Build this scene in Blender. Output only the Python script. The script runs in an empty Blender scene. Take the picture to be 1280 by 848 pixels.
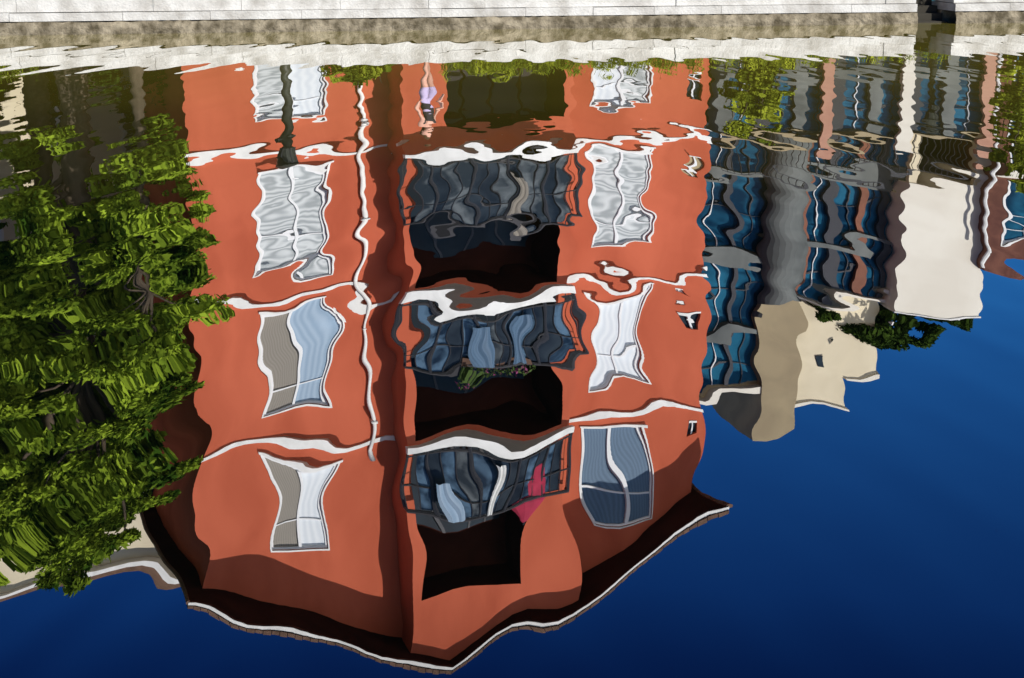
import bpy, math, random
import numpy as np
from mathutils import Vector, Matrix
random.seed(7); rng=np.random.default_rng(11)
R=math.radians
scene=bpy.context.scene
scene.view_settings.view_transform='Standard'
scene.view_settings.look='None'
scene.view_settings.exposure=0

# ------------------------------------------------------------ materials
def mat(name,col,rough=0.8,col2=None,scale=3.0,bump=0.0,bscale=30.0,metal=0.0,stretch=(1,1,1),spec=0.3,detail=3,lo=0.35,hi=0.65):
    m=bpy.data.materials.new(name); m.use_nodes=True
    nt=m.node_tree; b=nt.nodes['Principled BSDF']
    b.inputs['Roughness'].default_value=rough
    b.inputs['Metallic'].default_value=metal
    b.inputs['Specular IOR Level'].default_value=spec
    b.inputs['Base Color'].default_value=(*col,1)
    tc=nt.nodes.new('ShaderNodeTexCoord'); mp=nt.nodes.new('ShaderNodeMapping')
    mp.inputs['Scale'].default_value=stretch
    nt.links.new(tc.outputs['Object'],mp.inputs[0])
    if col2 is not None:
        n=nt.nodes.new('ShaderNodeTexNoise'); n.inputs['Scale'].default_value=scale; n.inputs['Detail'].default_value=detail
        r=nt.nodes.new('ShaderNodeValToRGB')
        r.color_ramp.elements[0].position=lo; r.color_ramp.elements[0].color=(*col,1)
        r.color_ramp.elements[1].position=hi; r.color_ramp.elements[1].color=(*col2,1)
        nt.links.new(mp.outputs[0],n.inputs['Vector']); nt.links.new(n.outputs['Fac'],r.inputs[0]); nt.links.new(r.outputs[0],b.inputs['Base Color'])
    if bump>0:
        n2=nt.nodes.new('ShaderNodeTexNoise'); n2.inputs['Scale'].default_value=bscale; n2.inputs['Detail'].default_value=4
        bp=nt.nodes.new('ShaderNodeBump'); bp.inputs['Strength'].default_value=bump; bp.inputs['Distance'].default_value=0.05
        nt.links.new(mp.outputs[0],n2.inputs['Vector']); nt.links.new(n2.outputs['Fac'],bp.inputs['Height']); nt.links.new(bp.outputs[0],b.inputs['Normal'])
    return m

def stripes(name,c1,c2,scale,axis='X',rough=0.45,dist=1.5):
    m=mat(name,c1,rough); nt=m.node_tree; b=nt.nodes['Principled BSDF']
    mp=[n for n in nt.nodes if n.type=='MAPPING'][0]
    w=nt.nodes.new('ShaderNodeTexWave'); w.wave_type='BANDS'; w.bands_direction=axis
    w.inputs['Scale'].default_value=scale; w.inputs['Distortion'].default_value=dist; w.inputs['Detail'].default_value=2; w.inputs['Detail Scale'].default_value=.6
    r=nt.nodes.new('ShaderNodeValToRGB')
    r.color_ramp.elements[0].color=(*c1,1); r.color_ramp.elements[1].color=(*c2,1)
    nt.links.new(mp.outputs[0],w.inputs[0]); nt.links.new(w.outputs['Fac'],r.inputs[0]); nt.links.new(r.outputs[0],b.inputs['Base Color'])
    return m

M={}
M['red']=mat('red_stucco',(.38,.082,.042),.9,(.56,.138,.074),.75,spec=.03,stretch=(1,1,.4),detail=9,lo=.28,hi=.68)
M['shade_red']=mat('recess_soffit_shade',(.028,.008,.005),.95,(.045,.013,.008),1.0,spec=.03)  # house red darkened to near black: loggia and soffit shade in the colour
M['white']=mat('white_paint',(.80,.80,.78),.6,(.66,.66,.64),3.0)
M['frame']=mat('window_frame_paint',(.74,.75,.76),.5)
M['tile']=mat('roof_tile',(.10,.055,.035),.8,(.16,.09,.06),5)
M['blind_w']=stripes('blind_pale',(.56,.59,.60),(.30,.33,.34),1.6,'Z',dist=14)
M['blind_g']=stripes('blind_beige',(.25,.225,.19),(.20,.18,.15),5,'X',dist=3)
M['blind_b']=stripes('blind_bluegrey',(.10,.165,.25),(.075,.13,.20),4,'X',dist=4)
M['blind_lb']=stripes('blind_lightblue',(.32,.42,.53),(.24,.34,.45),2,'X',dist=4)
M['blind_wb']=stripes('curtain_white',(.72,.76,.79),(.62,.67,.72),1.5,'X',dist=5)
M['glass_dk']=mat('dark_glazing',(.010,.016,.024),.35,(.015,.03,.045),1.2,spec=.15)
M['glass_black']=mat('balcony_panel_dark',(.008,.012,.018),.2,(.03,.04,.05),2.4,spec=.3)
M['glass_grey']=mat('balcony_panel_grey',(.02,.026,.03),.2,(.12,.135,.14),2.6,spec=.4,lo=.42,hi=.62)
M['glass_blue']=mat('balcony_panel_sky',(.010,.02,.035),.2,(.09,.155,.23),2.3,spec=.4,lo=.42,hi=.62)  # blue patches paint the sky's reflection into the glass
M['rail']=mat('grey_metal',(.05,.05,.055),.4,metal=.3)
M['lamp']=mat('lamp_metal',(.03,.035,.03),.5,(.045,.05,.04),4)
M['cream']=mat('cream_render',(.74,.66,.48),.85,(.64,.56,.40),.8)
M['cream2']=mat('ivory_render',(.78,.75,.66),.85,(.70,.66,.57),.6)
M['tan']=mat('tan_and_shaded_cream',(.38,.31,.19),.85,(.30,.24,.15),.9)  # plain tan, and on the stair tower cream with shade painted in
M['grey']=mat('grey_render',(.17,.185,.18),.8,(.085,.095,.095),.8)
M['orange']=mat('copper_pier',(.24,.09,.05),.6,(.16,.06,.035),1.5)
M['teal']=mat('blue_glazing',(.005,.022,.045),.08,(.02,.12,.20),.9,spec=.4,lo=.40,hi=.6)
M['brick']=mat('brick_wall',(.10,.038,.028),.9,(.17,.07,.048),2,detail=6)
M['pink']=mat('pink_render',(.50,.28,.20),.9,(.42,.22,.16),1)
M['bark']=mat('bark',(.06,.045,.03),.95,(.10,.075,.05),6,stretch=(1,1,.25))
M['stone']=mat('pale_limestone',(.42,.40,.36),.85,(.68,.67,.63),2.6,.4,25,detail=8,lo=.3,hi=.6)
M['rough']=mat('rough_quay_wall',(.10,.082,.05),.95,(.36,.31,.22),4.5,1.0,14,lo=.36,hi=.68,detail=9)
M['ground']=mat('paving',(.05,.048,.042),.95,(.07,.066,.06),1.5)
M['skin']=mat('skin',(.70,.38,.28),.55)
M['lav']=mat('lavender_cloth',(.55,.46,.68),.8)
M['dark']=mat('dark_cloth',(.03,.025,.03),.8)
M['hair']=mat('hair',(.09,.045,.02),.6)
M['eye']=mat('eye',(.02,.02,.02),.3)
M['parasol']=mat('red_cloth',(.42,.03,.07),.8,(.30,.02,.05),3)
M['flower']=mat('flowers',(.26,.04,.15),.8,(.05,.09,.015),7,lo=.40,hi=.47)
M['joint']=mat('dark_stair',(.05,.045,.035),.95)
M['wood']=mat('dark_wood',(.10,.05,.03),.7)

def leafmat(name,c1,c2,sc=.9,lo=.4,hi=.62):
    m=bpy.data.materials.new(name); m.use_nodes=True; nt=m.node_tree
    for n in list(nt.nodes): nt.nodes.remove(n)
    out=nt.nodes.new('ShaderNodeOutputMaterial'); d=nt.nodes.new('ShaderNodeBsdfDiffuse')
    tc=nt.nodes.new('ShaderNodeTexCoord'); n=nt.nodes.new('ShaderNodeTexNoise'); n.inputs['Scale'].default_value=sc; n.inputs['Detail'].default_value=2; n.inputs['Roughness'].default_value=.7
    r=nt.nodes.new('ShaderNodeValToRGB'); r.color_ramp.elements[0].position=lo; r.color_ramp.elements[1].position=hi
    r.color_ramp.elements[0].color=(*c1,1); r.color_ramp.elements[1].color=(*c2,1)
    nt.links.new(tc.outputs['Object'],n.inputs[0]); nt.links.new(n.outputs['Fac'],r.inputs[0])
    nt.links.new(r.outputs[0],d.inputs[0]); nt.links.new(d.outputs[0],out.inputs[0])
    return m
M['leaf']=leafmat('leaf_sun_and_shade',(.026,.058,.006),(.27,.37,.03),1.0,.36,.62)  # noise blotches paint sunlit and shaded foliage into the leaf colour
M['leaf2']=leafmat('leaf_yellowgreen',(.07,.10,.01),(.30,.34,.03),2)
M['leafd']=leafmat('leaf_dark',(.012,.025,.005),(.04,.07,.01))

# ------------------------------------------------------------ mesh builder
class MB:
    def __init__(s): s.v=[];s.f=[];s.mi=[];s.mats=[]
    def m(s,key):
        mm=M[key]
        if mm not in s.mats: s.mats.append(mm)
        return s.mats.index(mm)
    def face(s,pts,key):
        b=len(s.v); s.v+= [tuple(p) for p in pts]; s.f.append(tuple(range(b,b+len(pts)))); s.mi.append(s.m(key))
    def box(s,x0,x1,y0,y1,z0,z1,key):
        b=len(s.v)
        s.v+=[(x0,y0,z0),(x1,y0,z0),(x1,y1,z0),(x0,y1,z0),(x0,y0,z1),(x1,y0,z1),(x1,y1,z1),(x0,y1,z1)]
        for q in [(0,3,2,1),(4,5,6,7),(0,1,5,4),(1,2,6,5),(2,3,7,6),(3,0,4,7)]:
            s.f.append(tuple(b+i for i in q)); s.mi.append(s.m(key))
    def prism(s,plan,z0,z1,key):
        b=len(s.v); n=len(plan)
        s.v+=[(x,y,z0) for x,y in plan]+[(x,y,z1) for x,y in plan]
        s.f.append(tuple(b+i for i in reversed(range(n)))); s.f.append(tuple(b+n+i for i in range(n))); s.mi+=[s.m(key)]*2
        for i in range(n):
            j=(i+1)%n; s.f.append((b+i,b+j,b+n+j,b+n+i)); s.mi.append(s.m(key))
    def tube(s,pts,rad,key,n=8,caps=True):
        b=len(s.v); pts=[Vector(p) for p in pts]
        for i,p in enumerate(pts):
            d=(pts[min(i+1,len(pts)-1)]-pts[max(i-1,0)]).normalized()
            up=Vector((0,0,1)) if abs(d.z)<.9 else Vector((1,0,0))
            a=d.cross(up).normalized(); c=d.cross(a).normalized()
            for k in range(n):
                t=2*math.pi*k/n; q=p+(a*math.cos(t)+c*math.sin(t))*rad[i]; s.v.append(tuple(q))
        for i in range(len(pts)-1):
            for k in range(n):
                k2=(k+1)%n; s.f.append((b+i*n+k,b+i*n+k2,b+(i+1)*n+k2,b+(i+1)*n+k)); s.mi.append(s.m(key))
        if caps:
            s.f.append(tuple(b+k for k in range(n))); s.f.append(tuple(b+(len(pts)-1)*n+k for k in reversed(range(n)))); s.mi+=[s.m(key)]*2
    def obj(s,name,parent=None,smooth=False):
        me=bpy.data.meshes.new(name); me.from_pydata(s.v,[],s.f)
        for m in s.mats: me.materials.append(m)
        me.polygons.foreach_set('material_index',s.mi)
        if smooth: me.polygons.foreach_set('use_smooth',[True]*len(me.polygons))
        me.update()
        o=bpy.data.objects.new(name,me); scene.collection.objects.link(o)
        if parent: o.parent=parent
        return o
def empty(name,loc=(0,0,0),rz=0):
    e=bpy.data.objects.new(name,None); e.location=loc; e.rotation_euler=(0,0,rz); e.empty_display_size=.3
    scene.collection.objects.link(e); return e

def wall(mb,x0,x1,z0,ztop,ops,y,key,rev=.2,revkey=None,extra=()):
    xs=sorted(set([x0,x1]+[o[0] for o in ops]+[o[1] for o in ops]+[e for e in extra if x0<e<x1]))
    for a,b in zip(xs[:-1],xs[1:]):
        c=(a+b)/2; cur=z0
        for o in sorted([o for o in ops if o[0]<c<o[1]],key=lambda o:o[2]):
            if o[2]>cur: mb.face([(a,y,cur),(b,y,cur),(b,y,o[2]),(a,y,o[2])],key)
            cur=o[3]
        mb.face([(a,y,cur),(b,y,cur),(b,y,ztop(b)),(a,y,ztop(a))],key)
    rk=revkey or key
    for o in ops:
        a,b,c,d=o[:4]; r=o[4] if len(o)>4 else rev
        mb.face([(a,y,c),(a,y,d),(a,y+r,d),(a,y+r,c)],rk); mb.face([(b,y,d),(b,y,c),(b,y+r,c),(b,y+r,d)],rk)
        mb.face([(a,y,d),(b,y,d),(b,y+r,d),(a,y+r,d)],rk); mb.face([(b,y,c),(a,y,c),(a,y+r,c),(b,y+r,c)],rk)

def window(par,x0,x1,z0,z1,y,left,right,name='window',sill=True,trans=.3):
    mb=MB(); f=.06
    yf=y+.06
    xm=(x0+x1)/2
    mb.box(x0,x0+f,yf,yf+.07,z0,z1,'frame'); mb.box(x1-f,x1,yf,yf+.07,z0,z1,'frame')
    mb.box(x0+f,x1-f,yf,yf+.07,z0,z0+f,'frame'); mb.box(x0+f,x1-f,yf,yf+.07,z1-f,z1,'frame')
    mb.box(xm-.04,xm+.04,yf-.01,yf+.06,z0+f,z1-f,'frame')
    zt=z0+(z1-z0)*(1-trans)
    mb.box(x0+f,xm-.04,yf+.01,yf+.05,zt-.02,zt+.02,'frame'); mb.box(xm+.04,x1-f,yf+.01,yf+.05,zt-.02,zt+.02,'frame')
    mb.face([(x0+f,yf+.055,z0+f),(xm,yf+.055,z0+f),(xm,yf+.055,z1-f),(x0+f,yf+.055,z1-f)],left)
    mb.face([(xm,yf+.0551,z0+f),(x1-f,yf+.0551,z0+f),(x1-f,yf+.0551,z1-f),(xm,yf+.0551,z1-f)],right)
    for (a,b,c,d) in [(x0-.04,x0,z0-.0,z1),(x1,x1+.04,z0,z1),(x0-.04,x1+.04,z1,z1+.04)]:
        mb.box(a,b,y-.02,y+.03,c,d,'white')
    if sill: mb.box(x0-.08,x1+.08,y-.07,y+.05,z0-.06,z0,'white')
    return mb.obj(name,par)

# ------------------------------------------------------------ red apartment house
H=empty('red_apartment_house',(-7.27,41.22,0),R(19))
AP=5.75; ZA=15.6
def roofz(s):
    return ZA-(AP-s)*.385 if s<AP else ZA-(s-AP)*.470
rz=lambda s: roofz(s)-.02
tops=[2.4,5.87,9.32,12.77]; WH=2.35
ZG=.5
Lw=[(1.62,3.18,t-WH if t>3 else .9,t) for t in tops]
Rw=[(9.75,11.2,t-WH if t>3 else .9,t-.03) for t in tops]
small=[(12.2,12.55,1.75,2.2),(12.2,12.5,3.75,4.2),(12.2,12.5,7.0,7.2),(12.1,12.4,7.75,7.95),(12.1,12.4,10.6,10.85)]
mb=MB()
wall(mb,0,4.70,ZG,rz,Lw,0,'red')
wall(mb,8.80,12.75,ZG,rz,Rw+small,0,'red')
bayops=[(5.75,8.6,ZG+.05,2.6,1.2),(4.92,8.45,3.32,6.40,1.5),(4.92,8.45,6.80,9.80,1.5),(4.92,7.9,10.22,13.8,1.5)]
wall(mb,4.70,8.80,ZG,rz,bayops,-1.1,'red',revkey='shade_red',extra=(AP,))
mb.face([(4.70,0,ZG),(4.70,-1.1,ZG),(4.70,-1.1,rz(4.7)),(4.70,0,rz(4.7))],'red')
mb.face([(8.80,-1.1,ZG),(8.80,0,ZG),(8.80,0,rz(8.8)),(8.80,-1.1,rz(8.8))],'red')
mb.face([(0,9,ZG),(0,0,ZG),(0,0,rz(0)),(0,9,rz(0))],'red')
mb.face([(12.75,0,ZG),(12.75,9,ZG),(12.75,9,rz(12.75)),(12.75,0,rz(12.75))],'red')
mb.face([(12.75,9,ZG),(0,9,ZG),(0,9,rz(0)),(AP,9,rz(AP)),(12.75,9,rz(12.75))],'red')
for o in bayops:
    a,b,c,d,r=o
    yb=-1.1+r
    mb.face([(a,yb,c),(b,yb,c),(b,yb,d),(a,yb,d)],'shade_red')
mb.obj('walls',H)
mb=MB()
for o in bayops[1:]:
    a,b,c,d,r=o; yb=-1.1+r
    n=4; w=(b-a-.4)/n
    for i in range(n):
        x=a+.2+i*w
        mb.box(x+.03,x+w-.03,yb-.05,yb-.02,c+.1,c+2.3,'glass_dk')
        mb.box(x-.03,x+.03,yb-.08,yb-.02,c+.1,c+2.3,'rail')
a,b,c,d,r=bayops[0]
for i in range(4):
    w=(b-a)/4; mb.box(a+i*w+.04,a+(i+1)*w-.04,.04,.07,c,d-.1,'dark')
mb.obj('loggia_doors',H)
ls=[('blind_w','blind_wb'),('blind_w','blind_w'),('blind_g','blind_lb'),('blind_g','blind_wb')]
rs=[('blind_wb','blind_w'),('blind_w','blind_w'),('blind_wb','blind_wb'),('blind_b','blind_b')]
for (o,s) in zip(Lw,ls): window(H,*o,0,s[0],s[1])
for (o,s) in zip(Rw,rs): window(H,*o,0,s[0],s[1])
for i,o in enumerate(small):
    mb=MB(); a,b,c,d=o
    mb.face([(a,.12,c),(b,.12,c),(b,.12,d),(a,.12,d)],['glass_dk','tan','white','glass_dk','glass_dk'][i])
    mb.box(a,b,-.02,.06,c-.05,c,'white'); mb.box((a+b)/2-.02,(a+b)/2+.02,.06,.1,c,d,'frame')
    mb.obj('small_window',H)
mb=MB()
for z in (3.12,6.55,10.0):
    mb.box(-.04,4.68,-.08,-.002,z,z+.13,'white'); mb.box(8.82,12.79,-.08,-.002,z,z+.13,'white')
mb.obj('string_courses',H)
mb=MB(); mb.tube([(4.02,-.11,1.6),(4.02,-.11,10.35),(4.10,-.11,10.6)],[.055]*3,'white',10)
for z in (2.5,4.8,7.4,9.5): mb.box(3.94,4.10,-.17,-.01,z,z+.05,'white')
mb.obj('downpipe',H,True)
def arc(x0,x1,y0,bul,n=14):
    return [(x0+(x1-x0)*i/n, y0-.25-bul*math.sin(math.pi*i/n)) for i in range(n+1)]
prs=[['glass_black','glass_grey','glass_grey','glass_black','glass_grey','glass_grey','glass_black','glass_black','glass_grey','glass_black','glass_grey','glass_grey','glass_black','glass_grey'],
['glass_black','glass_blue','glass_blue','glass_blue','glass_black','glass_blue','glass_blue','glass_grey','glass_black','glass_blue','glass_blue','glass_black','glass_black','glass_blue'],
['glass_black','glass_blue','glass_blue','glass_black','glass_blue','glass_grey','glass_blue','glass_blue','glass_black','glass_black','glass_blue','glass_black','glass_blue','glass_black']]
for bi,zs in enumerate((3.05,6.5,9.93)):
    mb=MB(); x0,x1=4.62,8.95
    pl=arc(x0,x1,-1.1,.4)
    plan=[(x0,-1.102)]+pl+[(x1,-1.102)]
    mb.prism(plan,zs,zs+.22,'white')
    mb.obj('balcony_slab',H)
    mb=MB(); zb=zs+.22; zt=zb+(1.5 if bi else 1.55)
    path=[(x0+.06,-1.12)]+[(x0+.06+(p[0]-x0)*(x1-x0-.12)/(x1-x0),p[1]+.06) for p in pl]+[(x1-.06,-1.12)]
    for z,r in ((zt,.045),(zb+.1,.03),(zb+.95,.02)):
        mb.tube([(p[0],p[1],z) for p in path],[r]*len(path),'rail',6)
    for k,p in enumerate(path):
        mb.tube([(p[0],p[1],zb),(p[0],p[1],zt)],[.045 if k%3==0 else .014]*2,'rail',6)
    mb.obj('railing',H)
    mb=MB()
    for k in range(1,len(path)-2):
        if k in (1,14): continue
        a=path[k];b=path[k+1]; g=.02
        dx,dy=b[0]-a[0],b[1]-a[1]
        mb.face([(a[0]+dx*g,a[1]+.03+dy*g,zb+.14),(b[0]-dx*g,b[1]+.03-dy*g,zb+.14),(b[0]-dx*g,b[1]+.03-dy*g,zt-.06),(a[0]+dx*g,a[1]+.03+dy*g,zt-.06)],prs[bi][k%14])
    mb.obj('balcony_panels',H)
mb=MB()
def sheet(x,z0,z1,w,key,y=-1.80):
    n=6
    for i in range(n):
        a=x+w*i/n;b=x+w*(i+1)/n; ya=y-.03*math.sin(i*1.7); yb=y-.03*math.sin((i+1)*1.7)
        mb.face([(a,ya,z0+.03*math.sin(i)),(b,yb,z0+.03*math.sin(i+1)),(b,yb,z1),(a,ya,z1)],key)
sheet(6.45,10.35,11.62,.2,'white'); sheet(5.3,10.9,11.6,.35,'blind_lb',-1.74); sheet(7.1,3.7,4.8,.3,'blind_g')
sheet(6.0,7.1,8.2,.55,'blind_b'); sheet(7.2,7.0,8.2,.35,'blind_b',-1.76)
mb.obj('towels',H)
mb=MB()
for (x,z) in ((5.6,3.33),(7.6,3.33),(5.5,6.81),(7.3,10.23),(5.9,10.23)):
    mb.box(x,x+.45,-1.0,-.55,z+.42,z+.46,'wood'); mb.box(x,x+.45,-.59,-.55,z+.46,z+.95,'wood')
    for dx in (0,.41):
        for dy in (-1.0,-.59): mb.box(x+dx,x+dx+.04,dy,dy+.04,z,z+.42,'wood')
mb.obj('balcony_chairs',H)
mb=MB()
for i in range(5): mb.box(5.9+i*.38,6.2+i*.38,-1.66,-1.48,8.10,8.24,'wood')
mb.obj('flower_boxes',H)
mb=MB()
n=12; c=Vector((7.75,-1.40,11.75))
for i in range(n):
    t0=2*math.pi*i/n; t1=2*math.pi*(i+1)/n
    p=lambda t,r,z:(c.x+math.cos(t)*r,c.y+math.sin(t)*r*.5,z)
    for (r0,z0,r1,z1) in ((.10,10.5,.33,10.75),(.33,10.75,.45,11.25),(.45,11.25,.40,11.75),(.40,11.75,.05,12.15)):
        mb.face([p(t0,r0,z0),p(t1,r0,z0),p(t1,r1,z1),p(t0,r1,z1)],'parasol')
mb.tube([(c.x,c.y,10.2),(c.x,c.y,12.2)],[.02,.02],'rail',6)
mb.obj('folded_parasol',H)
# roof
mb=MB()
yF=-1.48; yB=9.3; sl=-.60; sr=12.95
def slab(sa,sb,zf,y0,y1,t0,t1,key):
    (xa,za),(xb,zb)=[(sa,zf(sa)),(sb,zf(sb))]
    b=len(mb.v)
    mb.v+=[(xa,y0,za+t0),(xb,y0,zb+t0),(xb,y1,zb+t0),(xa,y1,za+t0),(xa,y0,za+t1),(xb,y0,zb+t1),(xb,y1,zb+t1),(xa,y1,za+t1)]
    for q in [(0,3,2,1),(4,5,6,7),(0,1,5,4),(1,2,6,5),(2,3,7,6),(3,0,4,7)]:
        mb.f.append(tuple(b+i for i in q)); mb.mi.append(mb.m(key))
for a,b in ((sl,AP),(AP,sr)):
    slab(a,b,roofz,yF,yB,0,.12,'shade_red')  # soffit, its eave shade put into the near-black colour
    slab(a,b,roofz,yF-.03,yF-.002,.03,.11,'white')
    n=34
    for i in range(n):
        a1=a+(b-a)*i/n; b1=a+(b-a)*(i+1)/n
        slab(a1,b1-.015,roofz,yF-.06,yB,.125,.20+.02*(i%2),'tile')
mb.obj('roof',H)
mb=MB()
mb.tube([(sl-.02,yF,roofz(sl)+.02),(sl-.02,yB,roofz(sl)+.02)],[.06,.06],'tile',8)
mb.tube([(sr+.02,yF,roofz(sr)+.02),(sr+.02,yB,roofz(sr)+.02)],[.06,.06],'tile',8)
mb.obj('gutters',H)

# ------------------------------------------------------------ foliage
def leaves(name,pts,size,key,parent=None,droop=.0,asp=.45):
    n=len(pts)
    a=rng.normal(size=(n,3)); a[:,2]-=droop; a/=np.linalg.norm(a,axis=1)[:,None]
    b=rng.normal(size=(n,3)); b-=a*np.sum(a*b,axis=1)[:,None]; b/=np.linalg.norm(b,axis=1)[:,None]
    L=(size*rng.uniform(.6,1.3,n))[:,None]
    v=np.stack([pts-a*L,pts-b*L*asp+a*L*.1,pts+a*L,pts+b*L*asp+a*L*.1],1).reshape(-1,3)
    me=bpy.data.meshes.new(name); me.vertices.add(4*n); me.vertices.foreach_set('co',v.ravel())
    me.loops.add(4*n); me.loops.foreach_set('vertex_index',np.arange(4*n))
    me.polygons.add(n); me.polygons.foreach_set('loop_start',np.arange(0,4*n,4)); me.polygons.foreach_set('loop_total',np.full(n,4))
    me.update(); me.validate(); me.materials.append(M[key])
    o=bpy.data.objects.new(name,me); scene.collection.objects.link(o)
    if parent: o.parent=parent
    return o
def clumps(c,r,nc,nl,cr=(.35,.8),shell=.55,flat=.7,hang=0):
    c=np.array(c); r=np.array(r); out=[];cent=[]
    for i in range(nc):
        d=rng.normal(size=3); d/=np.linalg.norm(d)
        rr=rng.uniform(shell,1.0)
        p=c+d*r*rr; q=rng.uniform(*cr)
        k=rng.normal(size=(nl,3)); k/=np.linalg.norm(k,axis=1)[:,None]; k*=rng.uniform(.2,1,nl)[:,None]**.6
        k=k*np.array([q,q,q*flat])
        if hang: k[:,2]-=rng.uniform(0,hang,nl)*rng.uniform(.2,1)
        out.append(p+k); cent.append(p)
    return np.concatenate(out),cent
pts=np.stack([rng.uniform(5.9,7.8,260),rng.uniform(-1.7,-1.45,260),8.24+rng.uniform(0,.26,260)],1); leaves('flower_box_plants',pts,.06,'flower',H)
def tree(name,base,c,r,nc,nl,size,key='leaf',trunk=.22,hang=.25):
    e=empty(name,base)
    pts,cent=clumps(np.array(c)-np.array(base),r,nc,nl,cr=(.2,.75),hang=hang,flat=.42,shell=.45)
    leaves('crown',pts,size,key,e,droop=.4)
    mb=MB(); top=Vector(c)-Vector(base); h=top.z
    mb.tube([(0,0,-.1),(.05,0,h*.3),(top.x*.5,top.y*.5,h*.6),(top.x,top.y,h),(top.x+.1,top.y,h+r[2]*.6)],[trunk*1.25,trunk,trunk*.8,trunk*.55,trunk*.15],'bark',10)
    for p in cent[::4]:
        p=Vector(p); st=Vector((top.x*.6,top.y*.6,max(h*.35,min(p.z-.8,h))))
        mid=st.lerp(p,.5)+Vector((0,0,.25)); mb.tube([st,mid,p],[trunk*.35,trunk*.2,trunk*.05],'bark',6,False)
    mb.obj('trunk_and_limbs',e,True); return e
tree('willow_tree',(-9.3,39.4,.6),(-9.5,39.5,7.5),(2.35,1.8,5.7),180,320,.105,trunk=.3)
tree('willow_tree',(-12.3,41.0,.6),(-12.4,41,7.0),(2.6,2.0,6.0),150,300,.12,trunk=.3)
tree('willow_tree',(-10.9,42.6,.6),(-10.9,42.3,10.0),(2.3,1.3,4.3),100,280,.12,trunk=.25)
tree('birch_tree',(-7.7,38.2,.6),(-7.65,38.3,5.2),(1.25,1.1,3.4),58,300,.10,trunk=.13)
tree('maple_tree',(-16.5,40,.6),(-16.5,40,6.0),(2.8,2.4,4.8),50,250,.2,trunk=.3)

# ------------------------------------------------------------ cream house behind trees
C=empty('cream_house',(-19.5,45.5,0),R(19))
mb=MB(); ct=lambda s: 15.6+.0*s
ops=[(x,x+1.1,z,z+1.7) for x in (1,3.2,5.4,7.6,9.8) for z in (2.2,5.4,8.6,11.8)]
wall(mb,0,11.3,.5,ct,ops,0,'cream')
mb.face([(11.3,0,.5),(11.3,8,.5),(11.3,8,15.6),(11.3,0,15.6)],'cream'); mb.face([(0,8,.5),(0,0,.5),(0,0,15.6),(0,8,15.6)],'cream'); mb.face([(11.3,8,.5),(0,8,.5),(0,8,15.6),(11.3,8,15.6)],'cream')
mb.obj('walls',C)
mb=MB()
for o in ops: window(C,*o,0,'glass_dk','glass_dk')
mb.box(-.4,11.7,-.3,8.6,15.6,15.72,'white')
mb.prism([(-.3,-.2),(11.6,-.2),(11.6,8.5),(-.3,8.5)],15.72,15.9,'tile')
mb.obj('roof',C)

# ------------------------------------------------------------ modern apartment block
B=empty('modern_apartment_block',(6.0,58.0,0),R(8))
def grid_facade(mb,x0,x1,y,zs,nb,pier='orange',glass='teal',slab='grey',depth=.25,pw=.08):
    w=(x1-x0)/nb
    for z0,z1 in zip(zs[:-1],zs[1:]):
        mb.box(x0,x1,y-.12,y+.3,z0-.12,z0+.16,slab)
        for i in range(nb):
            a=x0+i*w; mb.face([(a,y+depth,z0+.16),(a+w,y+depth,z0+.16),(a+w,y+depth,z1-.12),(a,y+depth,z1-.12)],glass)
            mb.box(a-pw,a+pw,y-.0,y+.24,z0+.16,z1-.12,pier if i%2==0 else 'rail')
            mb.box(a+w*.5-.015,a+w*.5+.015,y+.17,y+.23,z0+.16,z1-.12,'rail' if i%3 else 'frame')
            mb.box(a+pw,a+w-pw,y+.18,y+.22,z0+1.0,z0+1.05,'rail')
mb=MB()
grid_facade(mb,0,2.1,.2,[.8,3.4,6.0,8.6,11.2,13.0],2)
mb.box(-.15,2.1,.5,8,.5,13.0,'tan'); mb.box(-.25,2.2,.05,8,13.0,13.15,'cream2')
grid_facade(mb,3.4,6.9,.0,[.8,3.4,6.0,8.2,10.0],4,pw=.14)
mb.box(3.4,6.9,.3,8,.5,10.0,'grey'); mb.box(3.2,7.0,-.25,8,10.0,10.2,'cream2')
mb.obj('glazed_wings',B)
mb=MB()
mb.prism([(2.75+.72*math.cos(t),.15+.72*math.sin(t)) for t in np.linspace(0,2*math.pi,28)[:-1]],.5,10.4,'grey')
mb.prism([(2.1,0),(3.3,-.1),(3.3,6),(2.1,6)],10.4,14.6,'tan')  # upper wall in shadow: darker tan painted in place of cream
mb.obj('stair_tower',B)
mb=MB()
mb.box(3.3,4.9,.1,6,10.2,13.7,'cream'); mb.box(4.9,6.0,.12,6,10.2,12.7,'cream'); mb.box(4.0,4.25,.04,.1,11.6,12.3,'glass_dk')
mb.box(3.2,5.0,.0,6.1,13.7,13.8,'cream2'); mb.box(5.0,6.15,.03,6.1,12.7,12.8,'cream2')
mb.obj('penthouse',B)
mb=MB()
mb.box(6.3,8.9,-1.2,6,6.1,10.4,'cream2'); mb.box(6.22,8.98,-1.26,6.1,10.4,10.48,'white')
for x in (6.5,8.7): mb.box(x-.15,x+.15,-1.1,-.8,.5,6.1,'cream')
mb.obj('projecting_block',B)
mb=MB()
grid_facade(mb,.2,8.6,-1.6,[.8,2.7,4.6],7,pier='grey',slab='grey',pw=.2)
mb.box(.2,8.6,-1.3,.0,.5,4.6,'grey'); mb.box(0,8.8,-1.8,.0,4.6,4.72,'tan')
for x,k in ((3.2,'pink'),(5.7,'cream2'),(8.3,'pink')): mb.box(x,x+.35,-1.95,-1.72,.5,5.2,k)
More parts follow.
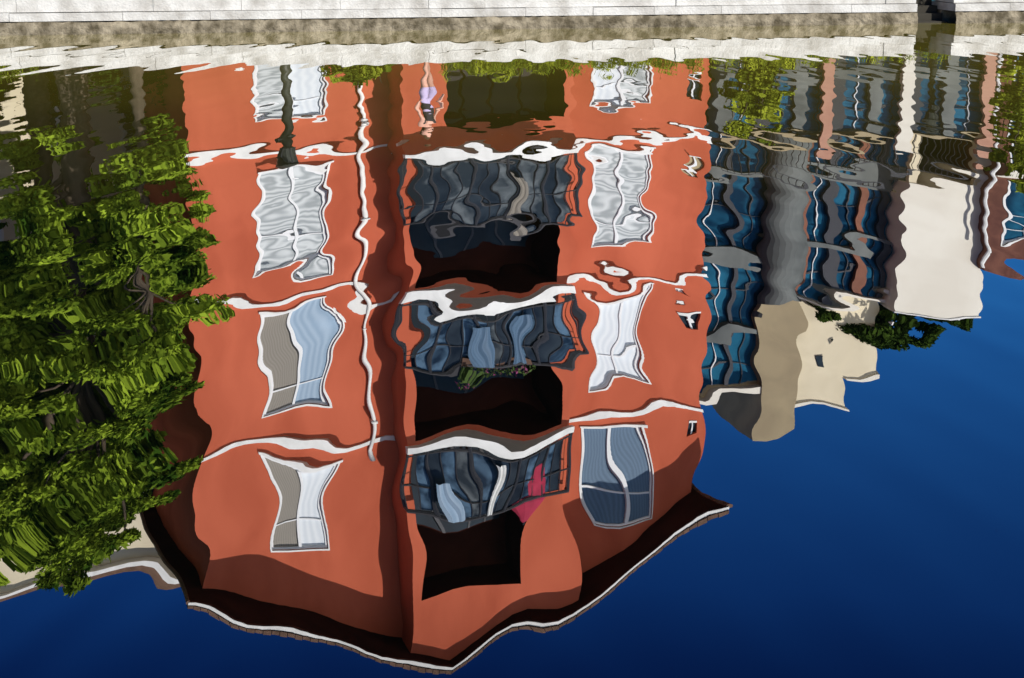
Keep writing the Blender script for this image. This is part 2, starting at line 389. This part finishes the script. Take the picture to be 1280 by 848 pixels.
for z in (4.72,):
    for i in range(40): mb.tube([(.2+i*.2,-1.7,z),(.2+i*.2,-1.7,z+1.0)],[.015]*2,'rail',4,False)
    mb.box(.2,8.2,-1.73,-1.67,z+1.0,z+1.05,'rail')
mb.obj('podium',B)
pts,_=clumps((6.3,.2,11.2),(1.7,.6,.65),26,200,cr=(.2,.5)); leaves('roof_garden',pts,.13,'leafd',B)
pts,_=clumps((8.2,-.4,10.7),(.8,.6,.35),10,150,cr=(.15,.35)); leaves('roof_garden_shrubs',pts,.12,'leafd',B)
pts,_=clumps((3.9,-.4,10.5),(.5,.3,.35),6,150,cr=(.15,.3)); leaves('terrace_shrubs',pts,.11,'leafd',B)

K=empty('brick_block',(15.0,57.5,0),R(8))
mb=MB(); kt=lambda s: 8.9-.05*s
ops=[(x,x+1.2,z,z+1.5) for x in (.5,2.3,4.1,6.5,8.5) for z in (1.5,4.0,6.4)]
wall(mb,0,11,.5,kt,ops,0,'brick')
mb.face([(0,8,.5),(0,0,.5),(0,0,8.9),(0,8,8.9)],'brick'); mb.face([(11,0,.5),(11,8,.5),(11,8,8.35),(11,0,8.35)],'brick')
mb.face([(0,0,8.9),(11,0,8.35),(11,8,8.35),(0,8,8.9)],'tile')
mb.box(.0,11.1,-.3,.0,5.75,5.95,'cream2')
mb.box(1.75,2.45,-.35,-.01,.5,7.0,'pink')
for x in (-.1,3.4): mb.tube([(x,-.2,.5),(x,-.2,8.6)],[.07,.07],'white',8)
mb.obj('walls',K)
for o in ops: window(K,*o,0,'teal','teal')

# ------------------------------------------------------------ bushes, grass near the bank
def bush(name,c,r,nc,nl,size,key):
    pts,_=clumps((0,0,r[2]*.8),r,nc,nl,cr=(.12,.3),shell=.2); e=empty(name,c); leaves('foliage',pts,size,key,e)
    mb=MB()
    for i in range(6):
        t=i*1.05; mb.tube([(0,0,-.05),(math.cos(t)*r[0]*.3,math.sin(t)*r[1]*.3,r[2]*.6),(math.cos(t)*r[0]*.7,math.sin(t)*r[1]*.7,r[2]*1.3)],[.03,.02,.006],'bark',5,False)
    mb.obj('stems',e); return e
YQ=35.5; ZT=.62
def qp(u,w,z=0): return (u*.9816-w*.1908, YQ+u*.1908+w*.9816, z)
bush('green_shrub',(-3.15,38.6,.6),(.65,.5,.50),24,160,.07,'leaf2')
bush('yellow_shrub',(-.4,38.9,.6),(.33,.3,.40),14,150,.06,'leaf2')
bush('green_shrub',(5.3,41.0,.6),(.8,.6,1.3),44,160,.08,'leaf2')
bush('green_shrub',(11.9,43.2,.6),(.8,.7,2.1),54,160,.09,'leaf2')
bush('dark_hedge',(-10.5,44,.6),(3.3,.8,1.4),60,200,.1,'leafd')
gp=[]
for (a,b,n,hh) in ((-1.2,4.0,3800,.34),(4.2,6.8,1000,.28),(7.2,9.2,400,.22),(-12,-8.8,900,.3)):
    u=rng.uniform(a,b,n); hz=rng.uniform(0,1,n)**1.5*hh*(.4+.6*np.sin(u*5+1)**2)
    w=rng.uniform(.55,1.3,n); gp.append(np.stack([u*.9816-w*.1908,YQ+u*.1908+w*.9816,ZT+hz],1))
leaves('bank_grass',np.concatenate(gp),.09,'leaf2',droop=-1.5,asp=.12)

# ------------------------------------------------------------ lamps
def lamp(x,y,ztop,name='street_lamp'):
    e=empty(name,(x,y,.6)); h=ztop-.6; mb=MB()
    mb.tube([(0,0,0),(0,0,.12),(0,0,.14),(0,0,.45),(0,0,.5),(0,0,h-.62)],[.15,.14,.105,.10,.09,.08],'lamp',12); mb.obj('post',e,True)
    mb=MB(); mb.tube([(0,0,h-.62),(0,0,h-.55),(0,0,h-.16),(0,0,h-.14),(0,0,h-.02),(0,0,h)],[.07,.14,.2,.25,.10,.02],'lamp',14); mb.obj('lantern',e)
    mb=MB(); 
    for i in range(6):
        t=i*math.pi/3; mb.tube([(math.cos(t)*.145,math.sin(t)*.145,h-.55),(math.cos(t)*.205,math.sin(t)*.205,h-.16)],[.012,.012],'rail',5)
    mb.obj('lantern_ribs',e)
lamp(-4.5,37.2,2.9); lamp(10.15,45,3.0)

# ------------------------------------------------------------ person
def person(name,loc,rz,h=1.58):
    e=empty(name,loc,rz); e.scale=(h/1.70,)*3
    vs=[];rad=[];ed=[];idx={}
    def add(k,p,r,par=None):
        idx[k]=len(vs); vs.append(p[:3]); rad.append(r)
        if par is not None: ed.append((idx[par],idx[k]))
    add('pel',(0,0,.93),.13); add('waist',(0,0,1.08),.105,'pel'); add('chest',(0,0,1.27),.125,'waist'); add('nb',(0,.01,1.42),.07,'chest'); add('n',(0,0,1.48),.048,'nb'); add('hb',(0,-.01,1.53),.045,'n')
    for s,sg in (('l',-1),('r',1)):
        st=.16 if s=='l' else -.12
        add('hip'+s,(sg*.09,0,.87),.095,'pel'); add('knee'+s,(sg*.10,-st*.5,.49),.058,'hip'+s); add('ank'+s,(sg*.10,-st+(.05 if s=='r' else 0),.09),.036,'knee'+s)
        add('toe'+s,(sg*.12,-st-.13,.03),.03,'ank'+s)
        add('sh'+s,(sg*.17,0,1.38),.055,'nb'); add('el'+s,(sg*.24,.02+(.05*sg),1.12),.038,'sh'+s)
        add('wr'+s,(sg*.26,-.12,.92 if s=='l' else 1.0),.024,'el'+s); add('pa'+s,(sg*.26,-.16,.86 if s=='l' else .95),.030,'wr'+s)
        px,py,pz=vs[idx['pa'+s]]
        for k in range(4):
            o=(k-1.5)*.02; L=[.055,.068,.072,.058][k]
            add(f'f{k}{s}',(px,py+o,pz-.035),.0095,'pa'+s); add(f'g{k}{s}',(px-sg*.008,py+o,pz-.035-L*.5),.0085,f'f{k}{s}'); add(f'h{k}{s}',(px-sg*.022,py+o,pz-.03-L),.007,f'g{k}{s}')
        add('t0'+s,(px-sg*.01,py-.045,pz+.0),.010,'pa'+s); add('t1'+s,(px-sg*.02,py-.055,pz-.04),.009,'t0'+s)
    me=bpy.data.meshes.new('body'); me.from_pydata(vs,ed,[]); o=bpy.data.objects.new('body_tmp',me); scene.collection.objects.link(o)
    bpy.context.view_layer.objects.active=o; o.select_set(True)
    o.modifiers.new('Skin','SKIN')
    for i,r in enumerate(rad):
        d=me.skin_vertices[0].data[i]; d.radius=(r,r*(.78 if i in (0,1,2) else 1)); d.use_root=(i==0)
    sub=o.modifiers.new('S','SUBSURF'); sub.levels=2; sub.render_levels=2
    dg=bpy.context.evaluated_depsgraph_get(); nm=bpy.data.meshes.new_from_object(o.evaluated_get(dg)); bpy.data.objects.remove(o)
    nm.materials.clear()
    for k in ('skin','lav','dark'): nm.materials.append(M[k])
    for p in nm.polygons:
        c=p.center; p.use_smooth=True
        i=0
        if .68<c.z<1.08 and abs(c.x)<.205: i=1
        elif 1.08<=c.z<1.40 and abs(c.x)<.165: i=2
        p.material_index=i
    nrm={}
    for p in nm.polygons:
        if p.material_index:
            for v in p.vertices: nrm[v]=nm.vertices[v].normal.copy()
    for v,n in nrm.items(): nm.vertices[v].co+=n*.012
    b=bpy.data.objects.new('body',nm); scene.collection.objects.link(b); b.parent=e
    import bmesh
    bm=bmesh.new(); bmesh.ops.create_icosphere(bm,subdivisions=4,radius=1)
    for v in bm.verts:
        x,y,z=v.co; w=1-.18*max(0,-z)
        v.co=Vector((x*.078*w,y*.095*w-(.012 if z<-.3 and y<0 else 0),z*.115))
        if abs(x)<.16 and y<-.8 and -.35<z<.12: v.co.y-=.022*(1-abs(x)/.16)
        if abs(z+.02)<.14 and abs(abs(x)-.35)<.16 and y<-.5: v.co.y+=.008
    m=bpy.data.meshes.new('head'); bm.to_mesh(m); bm.free(); m.materials.append(M['skin']); m.polygons.foreach_set('use_smooth',[True]*len(m.polygons))
    hd=bpy.data.objects.new('head',m); hd.location=(0,-.02,1.60); scene.collection.objects.link(hd); hd.parent=e
    def ell(nm_,c,r,key,cut=None):
        bm=bmesh.new(); bmesh.ops.create_icosphere(bm,subdivisions=3,radius=1)
        if cut: bmesh.ops.delete(bm,geom=[v for v in bm.verts if cut(v.co)],context='VERTS')
        for v in bm.verts: v.co=Vector((v.co.x*r[0],v.co.y*r[1],v.co.z*r[2]))
        m=bpy.data.meshes.new(nm_); bm.to_mesh(m); bm.free(); m.materials.append(M[key]); m.polygons.foreach_set('use_smooth',[True]*len(m.polygons))
        q=bpy.data.objects.new(nm_,m); q.location=c; scene.collection.objects.link(q); q.parent=e
    ell('hair',(0,-.005,1.615),(.088,.104,.122),'hair',cut=lambda c:(c.y<-.35 and c.z<.45) or c.z<-.75)
    ell('ponytail',(0,.12,1.52),(.03,.035,.12),'hair')
    for sg in (-1,1):
        ell('eye',(sg*.028,-.108,1.60),(.011,.006,.008),'eye'); ell('ear',(sg*.08,-.01,1.59),(.010,.02,.03),'skin')
    ell('mouth',(0,-.112,1.545),(.02,.006,.006),'parasol')
    return e
person('standing_woman',(-1.70,37.3,.6),R(35),1.68)

# ------------------------------------------------------------ quay
def qbox(mb,u0,u1,w0,w1,z0,z1,key,j=0):
    b=len(mb.v)
    for z in (z0,z1):
        for (u,w) in ((u0,w0),(u1,w0),(u1,w1),(u0,w1)): mb.v.append(qp(u,w,z))
    for q in [(0,3,2,1),(4,5,6,7),(0,1,5,4),(1,2,6,5),(2,3,7,6),(3,0,4,7)]:
        mb.f.append(tuple(b+i for i in q)); mb.mi.append(mb.m(key))
Q=empty('stone_quay')
gap=(8.15,8.95)
mb=MB()
for a,b in ((-40,gap[0]),(gap[1],40)):
    n=int((b-a)/.11); lv=[(-1.5,0),(-.02,.0),(.05,.0),(.11,.0),(.17,.01),(.225,.04),(.235,1.0)]
    base=len(mb.v)
    for i in range(n+1):
        u=a+(b-a)*i/n
        for k,(z,w) in enumerate(lv):
            f=1 if 0<k<6 else 0
            mb.v.append(qp(u,w+f*rng.uniform(-.025,.025),z+f*rng.uniform(-.015,.015)))
    L=len(lv)
    for i in range(n):
        for k in range(L-1):
            p=base+i*L+k; mb.f.append((p,p+L,p+L+1,p+1)); mb.mi.append(mb.m('rough'))
mb.obj('rough_wall',Q,True)
mb=MB()
for a,b in ((-40,gap[0]),(gap[1],40)): qbox(mb,a,b,.7,1.2,-1.5,.232,'rough')
mb.obj('wall_core',Q)
mb=MB()
for lvl,(w0,z0,z1) in enumerate(((.06,.24,.39),(.13,.40,.62))):
    for a,b in ((-40,gap[0]),(gap[1],40)):
        u=a
        while u<b-.01:
            L=min(rng.uniform(1.0,2.8),b-u); 
            if b-u-L<.3: L=b-u
            qbox(mb,u+.003,u+L-.003,w0+rng.uniform(-.02,.02),1.25,z0,z1+rng.uniform(-.006,.006),'stone'); u+=L
mb.obj('stone_kerb',Q)
mb=MB()
for i in range(4): qbox(mb,gap[0]+.01,gap[1]-.01,.35+i*.28,1.3,-1,.03+i*.14,'joint')
mb.obj('landing_stairs',Q)

mb=MB()
pl=[qp(-600,1.22,.60),qp(600,1.22,.60),qp(600,900,.60),qp(-600,900,.60)]
mb.face(pl,'ground'); mb.obj('ground')

# ------------------------------------------------------------ water
xf=np.arange(-12.5,12.51,.05); yf=np.arange(3.5,38.3,.07)
xs=np.concatenate([[-600,-200,-80,-40,-25,-18,-14],xf,[14,18,25,40,80,200,600]])
ys=np.concatenate([[-600,-200,-80,-30,-10,-3,0,2],yf,[42]])
X,Y=np.meshgrid(xs,ys)
Z=np.zeros_like(X)
def waves(n,lx,ly,sx=None,sy=None,seed=1):
    g=np.random.default_rng(seed); out=np.zeros_like(X)
    for i in range(n):
        kx=2*np.pi/g.uniform(*lx)*g.choice([-1,1]); ky=2*np.pi/g.uniform(*ly)
        A=(sx/abs(kx) if sx else sy/abs(ky))*math.sqrt(2/n)
        out+=A*np.cos(kx*X+ky*Y+g.uniform(0,6.28))
    return out
e1=.6+.4*np.sin(X*.55+Y*.31+1)*np.sin(Y*.42-X*.2)
near=np.clip((Y-6)/8,0,1)
Z+=waves(10,(.36,.85),(1.5,3.8),sx=.0092,seed=23)*(.55+.45*near)
Z+=waves(12,(.20,.38),(.7,1.8),sx=.0046,seed=5)*e1
Z+=waves(6,(2.0,4.5),(1.8,3.5),sy=.0009,seed=8)
Z+=waves(12,(.35,1.2),(.24,.45),sy=.0006,seed=9)*(.2+.8*e1)*(.6+.4*near)
m=(np.abs(X)>13)|(Y<3)|(Y>38.4); Z[m]=0
ny,nx=X.shape
me=bpy.data.meshes.new('canal_water')
co=np.stack([X,Y,Z],-1).reshape(-1,3).astype(np.float32)
me.vertices.add(len(co)); me.vertices.foreach_set('co',co.ravel())
i=np.arange(ny-1)[:,None]*nx+np.arange(nx-1)[None,:]
q=np.stack([i,i+1,i+nx+1,i+nx],-1).reshape(-1,4); nf=len(q)
me.loops.add(4*nf); me.loops.foreach_set('vertex_index',q.ravel().astype(np.int32))
me.polygons.add(nf); me.polygons.foreach_set('loop_start',np.arange(0,4*nf,4,dtype=np.int32)); me.polygons.foreach_set('loop_total',np.full(nf,4,dtype=np.int32))
me.polygons.foreach_set('use_smooth',np.ones(nf,dtype=bool)); me.update()
wo=bpy.data.objects.new('canal_water',me); scene.collection.objects.link(wo)
wm=bpy.data.materials.new('canal_water'); wm.use_nodes=True; nt=wm.node_tree
for n in list(nt.nodes): nt.nodes.remove(n)
out=nt.nodes.new('ShaderNodeOutputMaterial'); gl=nt.nodes.new('ShaderNodeBsdfGlossy'); gl.inputs['Roughness'].default_value=0.0
fr=nt.nodes.new('ShaderNodeFresnel'); fr.inputs['IOR'].default_value=1.33
fc=nt.nodes.new('ShaderNodeValToRGB'); nt.links.new(fr.outputs[0],fc.inputs[0])
els=fc.color_ramp.elements
els[0].position=.05; els[0].color=(.01,.01,.01,1); els[1].position=.8; els[1].color=(.94,.94,.94,1)
for p_,v_ in ((.08,.30),(.125,.58),(.30,.76)):
    el=els.new(p_); el.color=(v_,v_,v_,1)
nt.links.new(fc.outputs[0],gl.inputs['Color'])
df=nt.nodes.new('ShaderNodeBsdfDiffuse'); ad=nt.nodes.new('ShaderNodeAddShader')
tc=nt.nodes.new('ShaderNodeTexCoord'); sp=nt.nodes.new('ShaderNodeSeparateXYZ'); nt.links.new(tc.outputs['Object'],sp.inputs[0])
ns=nt.nodes.new('ShaderNodeTexNoise'); ns.inputs['Scale'].default_value=.35; nt.links.new(tc.outputs['Object'],ns.inputs['Vector'])
ma=nt.nodes.new('ShaderNodeMath'); ma.operation='MULTIPLY_ADD'; ma.inputs[1].default_value=5; nt.links.new(ns.outputs['Fac'],ma.inputs[0]); nt.links.new(sp.outputs['Y'],ma.inputs[2])
mr=nt.nodes.new('ShaderNodeMapRange'); mr.inputs['From Min'].default_value=16; mr.inputs['From Max'].default_value=30; nt.links.new(ma.outputs[0],mr.inputs['Value'])
cr=nt.nodes.new('ShaderNodeValToRGB'); cr.color_ramp.elements[0].color=(.0005,.001,.001,1); cr.color_ramp.elements[1].color=(.052,.045,.006,1)
nt.links.new(mr.outputs[0],cr.inputs[0]); nt.links.new(cr.outputs[0],df.inputs[0])
nt.links.new(gl.outputs[0],ad.inputs[0]); nt.links.new(df.outputs[0],ad.inputs[1]); nt.links.new(ad.outputs[0],out.inputs[0])
me.materials.append(wm)

# ------------------------------------------------------------ light, sky, camera
w=bpy.data.worlds.new('World'); scene.world=w; w.use_nodes=True; nt=w.node_tree
bg=nt.nodes['Background']; sk=nt.nodes.new('ShaderNodeTexSky'); sk.sky_type='NISHITA'; sk.sun_disc=False
sk.sun_elevation=R(38); sk.sun_rotation=R(142); sk.air_density=1; sk.dust_density=0; sk.ozone_density=3
hs=nt.nodes.new('ShaderNodeMixRGB'); hs.blend_type='MULTIPLY'; hs.inputs[0].default_value=1
tg=nt.nodes.new('ShaderNodeTexCoord'); sx=nt.nodes.new('ShaderNodeSeparateXYZ'); nt.links.new(tg.outputs['Generated'],sx.inputs[0])
rp=nt.nodes.new('ShaderNodeValToRGB'); nt.links.new(sx.outputs['Z'],rp.inputs[0])
rp.color_ramp.elements[0].position=.16; rp.color_ramp.elements[0].color=(.12,.55,1.1,1)
rp.color_ramp.elements[1].position=.42; rp.color_ramp.elements[1].color=(.018,.10,.42,1)
nt.links.new(sk.outputs[0],hs.inputs[1]); nt.links.new(rp.outputs[0],hs.inputs[2]); nt.links.new(hs.outputs[0],bg.inputs[0]); bg.inputs[1].default_value=.075
d=Vector((math.cos(R(38))*math.sin(R(142)),math.cos(R(38))*math.cos(R(142)),math.sin(R(38))))
sl_=bpy.data.lights.new('sun','SUN'); sl_.energy=4.8; sl_.angle=R(.5); sl_.color=(1,.96,.9)
so=bpy.data.objects.new('sun',sl_); so.rotation_euler=d.to_track_quat('Z','Y').to_euler(); so.location=(20,-10,30); scene.collection.objects.link(so)
cam=bpy.data.cameras.new('camera'); cam.lens=65.25; cam.sensor_width=36; cam.clip_end=3000
co_=bpy.data.objects.new('camera',cam); co_.location=(0,0,2.25); co_.rotation_euler=(R(90-13.1),0,0); scene.collection.objects.link(co_); scene.camera=co_
